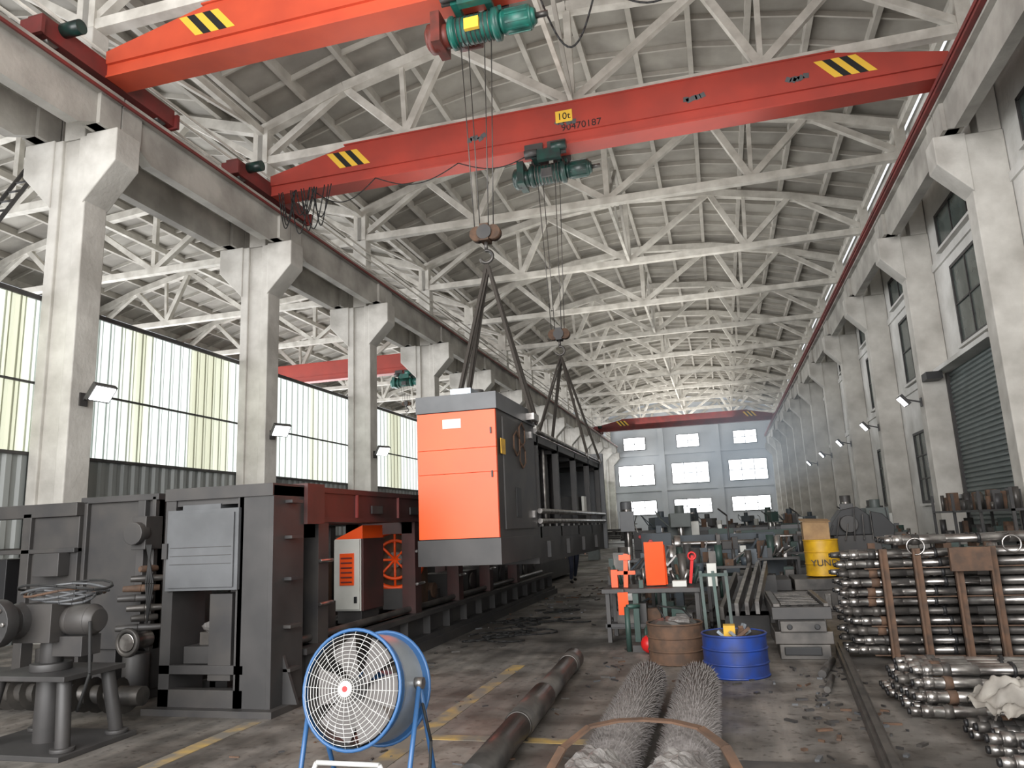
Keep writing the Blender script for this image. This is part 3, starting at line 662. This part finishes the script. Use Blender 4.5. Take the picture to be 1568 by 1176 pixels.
b.bar((-.36,10.41,.9),(.0,10.41,.9),.04,.04,greenp);b.box((-.2,10.42,.9),(.12,.02,.3),wpaint,(.2,0,0));b.bar((-.32,10.32,.15),(.0,10.32,.15),.04,.04,rust)
b.bar((-.3,10.3,.02),(-.3,10.55,.02),.04,.04,greenp);b.bar((0,10.3,.02),(0,10.55,.02),.04,.04,greenp)
b.done()
b=B('floor_steel_rail');b.bar((.78,4.2,.05),(1.2,9.9,.05),.1,.1,dsteel);b.bar((.78,4.2,.115),(1.2,9.9,.115),.045,.04,dsteel);b.done()
b=B('loose_steel_bar');b.cyl((.82,8.4,.04),(1.02,9.2,.04),.04,dsteel);b.cyl((.78,7.7,.035),(.9,8.3,.035),.03,dsteel);b.done()
b=B('floor_channel_plate');b.bx(-.1,.75,5.35,5.55,0,.02,dsteel);b.done()
# ---------------------------------------------------------------- scattered scrap
b=B('floor_metal_scrap')
def scrap(n,x0,x1,y0,y1,s=1):
    for i in range(n):
        x=R(x0,x1);y=R(y0,y1);L=R(.02,.14)*s
        b.box((x,y,.008*s),(L,R(.01,.04)*s,.016*s),random.choice([dsteel,rust,dsteel,dgrey,dgrey,lgrey]),(0,0,R(0,3.1)))
scrap(70,-4.1,-2.9,9,20);scrap(60,-1.5,.4,7.6,10.5);scrap(80,.3,1.2,5,9);scrap(90,-2.2,2.6,12,20,1.5);scrap(60,-3.8,-1.2,4.5,9,.6);scrap(40,-3.6,-2.6,14,26,1.5)
for i in range(8):
    q=[];x0_=R(-4,-3.1);y0_=R(11,15)
    for j in range(20): q.append((x0_+.25*math.sin(j*.7+i)+.03*j,y0_+.3*math.cos(j*.5+i),.015))
    b.tube(q,.012,cable,5)
b.done()
# ---------------------------------------------------------------- shaft rack
def shaft(b,x0,x1,y,z,r,yaw=0):
    m=random.choice([steel,steel,steel,steel,dsteel]);dy=(x1-x0)*yaw
    L=x1-x0
    b.rev((x0,y,z),(x1,y+dy,z),[(0,r*.75),(.03,r*.8),(.031,r*1.1),(.06,r*1.1),(.061,r),(.2,r),(.201,r*.85),(.4,r*.85),(.401,r*1.05),(1,r*1.05)],m,12)
    b.cyl((x0-.02,y,z),(x0,y,z),r*.55,blk,n=10);b.cyl((x0+L*.09,y,z),(x0+L*.115,y+dy*.1,z),r*1.2,random.choice([rust,dsteel]),n=12);b.cyl((x0+L*.30,y+dy*.3,z),(x0+L*.31,y+dy*.31,z),r*1.15,blk,n=12)
b=B('shaft_storage_rack')
for i in range(11):
    z=.1+i*.104
    for j in range(4): shaft(b,1.25+R(-.07,.07)+.02*(i%2),4.6+R(-.2,.2),9.5+j*.125+R(-.01,.01),z,.043)
for x in(1.66,2.0,2.4,2.75,3.3,3.9):
    b.bx(x,x+.09,9.40,9.43,0,1.2,rust);b.bx(x,x+.02,9.34,9.43,0,1.2,rust);b.bx(x,x+.08,10.0,10.05,0,1.25,rust)
for i in range(11): b.bx(1.5,4.5,9.43,9.46,.045+i*.104,.055+i*.104,rust) if i%3==0 else None
for y in(9.5,9.7,9.9): shaft(b,1.75,4.9,y,1.29,.05,0)
for x in(2.05,3.0): b.ring((x,9.4,1.22),(0,1,0),.09,.010,steel,20)
b.bx(2.35,2.75,9.28,9.34,.95,1.2,rust)
b.done()
b=B('shaft_pile')
for lay,(n,z) in enumerate(((9,.05),(8,.145),(6,.24),(4,.33))):
    for i in range(n): shaft(b,1.25+R(0,.15),3.9+R(-.2,.2),6.9+.05*lay+i*.13+R(-.02,.02),z,.045,R(-.03,.03))
b.done()
b=B('shaft_pile')
for lay,(n,z) in enumerate(((7,.05),(5,.145))):
    for i in range(n): shaft(b,1.5+R(0,.2),3.9+R(-.2,.2),5.6+.05*lay+i*.13+R(-.02,.02),z,.045,R(-.04,.04))
b.done()
b=B('crumpled_plastic_sheet')
N=48;vs=[];fs=[]
from mathutils import noise as mn
for i in range(N):
    for j in range(N):
        x=i/(N-1);y=j/(N-1);d=abs(mn.noise(Vector((x*5,y*5,1))))+.4*abs(mn.noise(Vector((x*12,y*12,4))))
        h=.18*math.exp(-((x-.5)**2+(y-.5)**2)*5)+.22+.14*d
        vs.append((1.56+.62*x+.05*math.sin(y*9),5.75+.62*y+.05*math.sin(x*11),h))
for i in range(N-1):
    for j in range(N-1): fs.append((i*N+j,(i+1)*N+j,(i+1)*N+j+1,i*N+j+1))
b.add(vs,fs,mat('grey_beige_sheet',(.27,.25,.22),.6,c2=(.18,.165,.145),sc=6),True);b.done()
# ---------------------------------------------------------------- shelf and heap
b=B('steel_parts_shelf')
for x in(4.75,5.45):
    for y in(14.6,16.3,18.0,19.6): b.bx(x,x+.05,y,y+.05,0,1.95,dgrey)
for z in(.35,1.0,1.55): b.bx(4.75,5.5,14.6,19.65,z,z+.04,dgrey)
for i in range(90):
    z=random.choice([.39,1.04,1.59,1.59]);y=R(14.7,19.4);x=R(4.8,5.25);h=R(.08,.4)
    if i%2: b.bx(x,x+R(.08,.25),y,y+R(.1,.3),z,z+h,random.choice([dgrey,rust,dsteel,greenp,grey]))
    else: b.cyl((x,y,z),(x,y,z+h),R(.03,.1),random.choice([dgrey,dsteel,rust]),n=12)
b.done()
b=B('dark_machine_hood')
b.bx(2.1,2.95,16.2,17.0,0,1.2,dgrey);b.prism([(2.0,1.2),(3.0,1.2),(2.9,1.5),(2.6,1.75),(2.3,1.7),(2.1,1.45)],'y',16.3,16.9,blk)
b.prism([(2.8,1.15),(3.15,1.1),(3.2,1.35),(3.0,1.6),(2.8,1.65)],'y',16.05,16.2,blk);b.cyl((2.4,16.15,1.42),(2.4,16.3,1.42),.17,dgrey,n=24)
for i in range(8): b.bar((1.95+.17*i,16.1,1.1),(2.1+.14*i,16.15,1.6+R(-.2,.15)),.025,.025,random.choice([dgrey,blk,dsteel]))
b.done(bevel=.02)
# ---------------------------------------------------------------- background machines
def lathe(loc,rz,L,m,m2=dgrey):
    b=B('metal_lathe')
    b.bx(-L/2,-L/2+.7,-.3,.3,0,.75,m);b.bx(L/2-.5,L/2,-.3,.3,0,.75,m);b.bx(-L/2,L/2,-.22,.22,.62,.85,m2)
    for y in(-.17,.17): b.bx(-L/2+.6,L/2,y-.03,y+.03,.85,.89,steel)
    b.bx(-L/2,-L/2+.65,-.32,.32,.8,1.38,m);b.rev((-L/2+.65,0,1.12),(-L/2+.85,0,1.12),[(0,.1),(.3,.1),(.31,.19),(1,.19)],steel)
    b.cyl((-L/2+.85,0,1.12),(L/2-.5,0,1.12),.05,steel);b.bx(L/2-.5,L/2-.15,-.15,.15,.88,1.28,m)
    c=R(-L*.15,L*.2);b.bx(c,c+.4,-.4,.32,.86,.98,m);b.bx(c+.1,c+.3,-.25,.1,.98,1.15,m2);b.bx(c,c+.4,-.42,-.34,.5,.9,m)
    b.ring((c+.1,-.46,.75),(0,1,0),.1,.012,steel,16);b.cyl((-L/2+.6,-.28,.72),(L/2,-.28,.72),.018,steel,n=8)
    b.bx(-L/2+.7,L/2-.1,.33,.35,.7,1.3,m);b.cyl((-L/2+.2,-.33,1.2),(-L/2+.2,-.38,1.2),.05,redp);b.bx(-L/2+.7,L/2-.5,-.35,.35,.3,.34,m2)
    b.tube([(c+.3,.2,1.0),(c+.3,.25,1.7),(c+.1,0,1.85)],.02,m2,6)
    for i in range(12):
        x=R(-L/2,L/2-.2);h=R(.05,.4);z=1.38 if x<-L/2+.5 else .9
        b.bx(x,x+R(.05,.18),R(-.2,0),R(.05,.2),z,z+h,random.choice([dgrey,rust,dsteel,wpaint,m]))
    return b.done(loc,rz,.008)
def mill(loc,rz,m,h=2.0):
    b=B('milling_machine')
    b.bx(-.5,.5,-.7,.5,0,.2,m);b.bx(-.3,.3,.0,.5,.2,h-.3,m);b.bx(-.25,.25,-.7,.55,h-.35,h,m);b.cyl((0,-.5,h-.05),(0,-.5,h+.2),.12,m);b.cyl((0,-.5,h-.7),(0,-.5,h-.3),.08,steel)
    b.bx(-.22,.22,-.6,.0,.5,.85,m);b.bx(-.75,.75,-.65,-.25,.9,1.02,steel);b.bx(-.3,.3,-.62,-.2,.85,.9,m);b.ring((.85,-.45,.95),(1,0,0),.1,.014,steel,16);b.cyl((0,-.4,.2),(0,-.4,.5),.06,steel)
    b.ring((0,-.72,.7),(0,1,0),.1,.014,steel,16);b.bx(.3,.5,.1,.4,1.1,1.6,wpaint)
    b.tube([(-.3,.3,1.5),(-.6,.1,1.9),(-.5,-.4,1.7),(-.3,-.6,1.5)],.02,m,6);b.bx(-.6,-.35,-.6,-.35,1.02,1.2,dgrey);b.bx(.3,.6,-.6,-.3,1.02,1.14,dsteel)
    return b.done(loc,rz,.01)
def drill(loc,rz,m):
    b=B('pillar_drill')
    b.bx(-.3,.3,-.5,.3,0,.12,m);b.cyl((0,.1,.12),(0,.1,1.9),.08,steel);b.bx(-.14,.14,-.45,.3,1.45,1.85,m);b.cyl((0,.25,1.5),(0,.25,2.05),.12,m);b.cyl((0,-.3,1.15),(0,-.3,1.45),.04,steel);b.bx(-.25,.25,-.5,.1,.85,.9,m)
    for a in range(3): b.cyl((.14,-.2,1.6),(.2,-.2+.2*math.cos(a*2.1),1.6+.2*math.sin(a*2.1)),.012,steel,n=6)
    return b.done(loc,rz,.006)
def cart(loc,rz,w,d):
    b=B('parts_trolley')
    for x in(-w/2,w/2-.05):
        for y in(-d/2,d/2-.05): b.bx(x,x+.05,y,y+.05,.08,.8,dgrey);b.cyl((x,y+.02,.06),(x+.05,y+.02,.06),.06,blk,n=12)
    for z in(.25,.78): b.bx(-w/2,w/2,-d/2,d/2,z,z+.04,dgrey)
    for i in range(26):
        x=R(-w/2,w/2-.2);y=R(-d/2,d/2-.2);z=random.choice([.29,.82,.82]);c=random.choice([steel,rust,dsteel,dsteel,grey,bgrey,greenp])
        if i%3==0: b.bx(x,x+R(.06,.2),y,y+R(.06,.2),z,z+R(.06,.35),c)
        elif i%3==1: b.cyl((x+.1,y+.1,z),(x+.1,y+.1,z+R(.1,.45)),R(.02,.08),c,n=12)
        else: b.bar((x,y,z+.03),(x+R(.1,.3),y+R(-.1,.2),z+R(.05,.4)),.025,.025,c)
    return b.done(loc,rz)
ms=[greenp,lgreen,grey,lgrey,bgrey,bgrey,dgrey]
lathe((-.3,17.2,0),.1,3.0,bgrey);lathe((1.2,21.2,0),0,3.2,greenp);lathe((-1.2,23.8,0),.05,3.0,grey);lathe((3.4,24.5,0),-.1,3.4,lgrey)
lathe((0.6,28.5,0),0,3.4,lgrey);lathe((3.8,31,0),0.1,3.2,greenp);lathe((-1.5,33,0),0,3.2,lgreen);lathe((1.6,38,0),0,3.4,grey)
for l in((-1.1,20.2),(3.6,20.6),(-2.2,27.2),(2.8,34.5),(-.6,36.5),(4.2,41),(-1.8,44),(1.5,48)): mill((l[0],l[1],0),R(-.3,.3),random.choice(ms),R(1.6,2.0))
for l in((2.8,19.0),(-1.0,26),(4.9,27.5),(1.9,32.5),(-1.9,15.6)): drill((l[0],l[1],0),R(-.4,.4),random.choice(ms))
for l in((.1,14.0,.9,.7),(-1.5,13.0,.9,.7),(.5,22.9,1.2,.8),(4.9,22.8,1.0,.7),(-.6,15.3,1.1,.6),(3.4,13.0,1.4,.8),(3.9,11.4,1.4,.7),(-.7,12.3,.9,.6),(1.4,18.6,1.0,.6),(.6,19.2,1.,.6),(1.0,16.3,.8,.5)): cart((l[0],l[1],0),R(-.1,.1),l[2],l[3])
for x,y in((2,55),(-3,57),(-7,52),(-7.5,36),(-8.5,42),(4,60)): lathe((x,y,0),R(-.2,.2),3.4,random.choice(ms))
b=B('press_bed_frame')
b.bx(-6.8,-4.9,19.6,20.1,0,1.5,dgrey);b.bx(-6.8,-6.5,20.1,26,.1,1.9,dgrey);b.bx(-6.8,-5.0,20.1,26,.1,.7,dgrey)
for y in(20.5,22,23.5,25): b.bx(-5.3,-5.1,y,y+.2,.7,1.9,grey)
b.bx(-6.8,-5.0,20.1,26,1.8,1.95,maroon);b.done(bevel=.01)
# ---------------------------------------------------------------- floodlights
def flood(loc,rz,name='wall_floodlight'):
    b=B(name);b.bar((0,0,0),(.36,0,.1),.04,.04,dgrey);b.box((.44,0,.08),(.34,.46,.09),dgrey,(0,-.9,0));b.box((.44+.045*.78,0,.08-.045*.62),(.28,.40,.03),lampm,(0,-.9,0));b.bx(-.02,.02,-.08,.08,-.12,.12,dgrey)
    return b.done(loc,rz)
for y in YS[2:5]: flood((-11.06,y,4.25),-.5 if y>YS[2] else -.1)
for y in YS[4:9]: flood((5.64,y,4.6),math.pi)
b=B('wall_conduit');b.cyl((6.33,17.6,0),(6.33,17.6,8),.03,dgrey,n=8);b.cyl((6.33,23.8,0),(6.33,23.8,7.5),.025,dgrey,n=8);b.bx(6.2,6.38,23.6,23.95,1.6,2.2,lgrey);b.done()
b=B('access_ladder')
for dx in(-.2,.2): b.cyl((-12.9+dx,9.2,5.9),(-12.9+dx,11.3,9.9),.04,dgrey,n=8)
for i in range(16):
    t=i/15;b.cyl((-13.1,9.2+2.1*t,5.9+4*t),(-12.7,9.2+2.1*t,5.9+4*t),.022,dgrey,n=6)
b.done()
# ---------------------------------------------------------------- worker
def chain(nm,verts,edges,rad,m,lv=2):
    me=bpy.data.meshes.new(nm);me.from_pydata(verts,edges,[]);o=bpy.data.objects.new(nm,me);C.objects.link(o)
    md=o.modifiers.new('skin','SKIN');md.use_smooth_shade=True
    for i,r_ in enumerate(rad):
        me.skin_vertices[0].data[i].radius=(r_,r_) if not isinstance(r_,tuple) else r_
    me.skin_vertices[0].data[0].use_root=True
    s=o.modifiers.new('sub','SUBSURF');s.levels=lv;s.render_levels=lv;me.materials.append(m);return o
W=bpy.data.objects.new('worker',None);C.objects.link(W);W.location=(-4.25,21.7,0);W.rotation_euler[2]=.5
v=[(0,0,.95),(0,0,1.15),(0,-.02,1.38),(0,-.01,1.48),(0,-.02,1.55),
   (-.1,0,.88),(-.12,-.14,.5),(-.12,-.02,.1),(.1,0,.88),(.11,.16,.5),(.11,.34,.16),
   (-.2,-.01,1.4),(-.26,.08,1.13),(-.27,-.02,.9),(.2,-.01,1.4),(.26,-.1,1.14),(.26,-.28,.98)]
e=[(0,1),(1,2),(2,3),(3,4),(0,5),(5,6),(6,7),(0,8),(8,9),(9,10),(2,11),(11,12),(12,13),(2,14),(14,15),(15,16)]
rd=[(.16,.11),(.15,.1),(.17,.11),.06,.055,.095,.065,.05,.095,.065,.05,.065,.048,.04,.065,.048,.04]
body=chain('body',v,e,rd,navy);body.parent=W
hd=B('head');hd.ball((0,-.03,1.63),.1,skin,(.82,1,1.2),20);hd.ball((0,.0,1.665),.103,hair,(.86,1,1.1),18);hd.ball((0,-.135,1.62),.018,skin,(1,1.2,1.3),8)
for sx in(-1,1):
    hd.ball((sx*.035,-.12,1.645),.011,blk,n=8);hd.ball((sx*.085,-.03,1.62),.022,skin,(.5,1,1.4),8)
hd.box((0,-.125,1.57),(.045,.01,.008),brown);hd.done().parent=W
sh=B('shoes');sh.ball((-.12,-.07,.045),.055,blk,(.85,2.2,.85),14);sh.ball((.11,.33,.085),.055,blk,(.85,2.1,.8),14);sh.done().parent=W
for sx,(hx,hy,hz) in((-1,(-.27,-.03,.88)),(1,(.26,-.3,.96))):
    vs=[(hx,hy,hz),(hx,hy-.01,hz-.07)];es=[(0,1)];rs=[.028,.034]
    for i,l in enumerate((.075,.085,.08,.065)):
        o_=-.027+.018*i;vs+=[(hx,hy+o_,hz-.09),(hx-sx*.005,hy+o_,hz-.09-l*.55),(hx-sx*.02,hy+o_,hz-.09-l)];k_=len(vs);es+=[(1,k_-3),(k_-3,k_-2),(k_-2,k_-1)];rs+=[.009,.009,.008]
    vs+=[(hx,hy-.045,hz-.05),(hx-sx*.01,hy-.055,hz-.09)];k_=len(vs);es+=[(0,k_-2),(k_-2,k_-1)];rs+=[.01,.009]
    h_=chain('hand',vs,es,rs,skin,1);h_.parent=W
# ---------------------------------------------------------------- welding smoke drifting above the machines
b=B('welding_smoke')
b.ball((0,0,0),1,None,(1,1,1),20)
sm=bpy.data.materials.new('blue_welding_smoke');sm.use_nodes=True;nt=sm.node_tree;nt.nodes.clear();L=nt.links.new
out_=nt.nodes.new('ShaderNodeOutputMaterial');pv=nt.nodes.new('ShaderNodeVolumePrincipled');pv.inputs['Color'].default_value=(.85,.93,1,1);pv.inputs['Anisotropy'].default_value=.3
pv.inputs['Emission Color'].default_value=(.62,.80,1,1)  # smoke gets a faint glow of its own to brighten the haze
tc=nt.nodes.new('ShaderNodeTexCoord');ln=nt.nodes.new('ShaderNodeVectorMath');ln.operation='LENGTH'
L(tc.outputs['Object'],ln.inputs[0])
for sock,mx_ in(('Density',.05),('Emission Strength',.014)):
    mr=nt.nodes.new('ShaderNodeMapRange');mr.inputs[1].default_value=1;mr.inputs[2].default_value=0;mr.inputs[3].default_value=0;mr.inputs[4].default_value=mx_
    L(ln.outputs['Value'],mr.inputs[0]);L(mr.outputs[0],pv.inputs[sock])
L(pv.outputs[0],out_.inputs['Volume'])
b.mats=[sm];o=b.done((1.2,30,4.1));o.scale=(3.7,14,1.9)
# ---------------------------------------------------------------- light
def area(name,loc,rot,sx,sy,p,col=(1,1,1)):
    l=bpy.data.lights.new(name,'AREA');l.shape='RECTANGLE';l.size=sx;l.size_y=sy;l.energy=p;l.color=col
    o=bpy.data.objects.new(name,l);C.objects.link(o);o.location=loc;o.rotation_euler=rot;return o
area('daylight_neighbour_bay',(-28.5,38,6),(0,-math.pi/2,0),10,86,17000,(.97,.98,1))
area('rear_fill_light',(-3,-8,6),(math.pi/2,0,0),17,10,4900,(1,.985,.97))  # added fill panel behind the camera, no entrance is modelled
for i in range(6):
    area('roof_fill_light',(-2.7,4+i*14,10.9 if i>1 else 9.0),(math.pi,0,0),9,12,(370,380,370,420,600,900)[i],(1,.975,.93))  # unseen upward panels added as fill to brighten the roof
area('far_gable_fill_light',(-2.7,73,10.9),(math.radians(70),0,0),14,.8,330,(.95,.98,1))  # unseen panel added to brighten the far wall, no fixture there
w=bpy.data.worlds.new('sky');bpy.context.scene.world=w;w.use_nodes=True;bg=w.node_tree.nodes['Background'];bg.inputs[0].default_value=(.92,.95,1,1);bg.inputs[1].default_value=1.3
# ---------------------------------------------------------------- camera
c=bpy.data.cameras.new('camera');c.sensor_width=36;c.sensor_fit='HORIZONTAL';c.lens=1135.4/1568*36;c.clip_end=300;c.clip_start=.05
o=bpy.data.objects.new('camera',c);C.objects.link(o)
r_=Vector((.96218,.2692,-.04171));u_=Vector((.09113,-.17382,.98055));f_=Vector((-.25671,.94727,.19178))
M=Matrix((r_,u_,-f_)).transposed().to_4x4();M.translation=(0,0,1.6);o.matrix_world=M
bpy.context.scene.camera=o
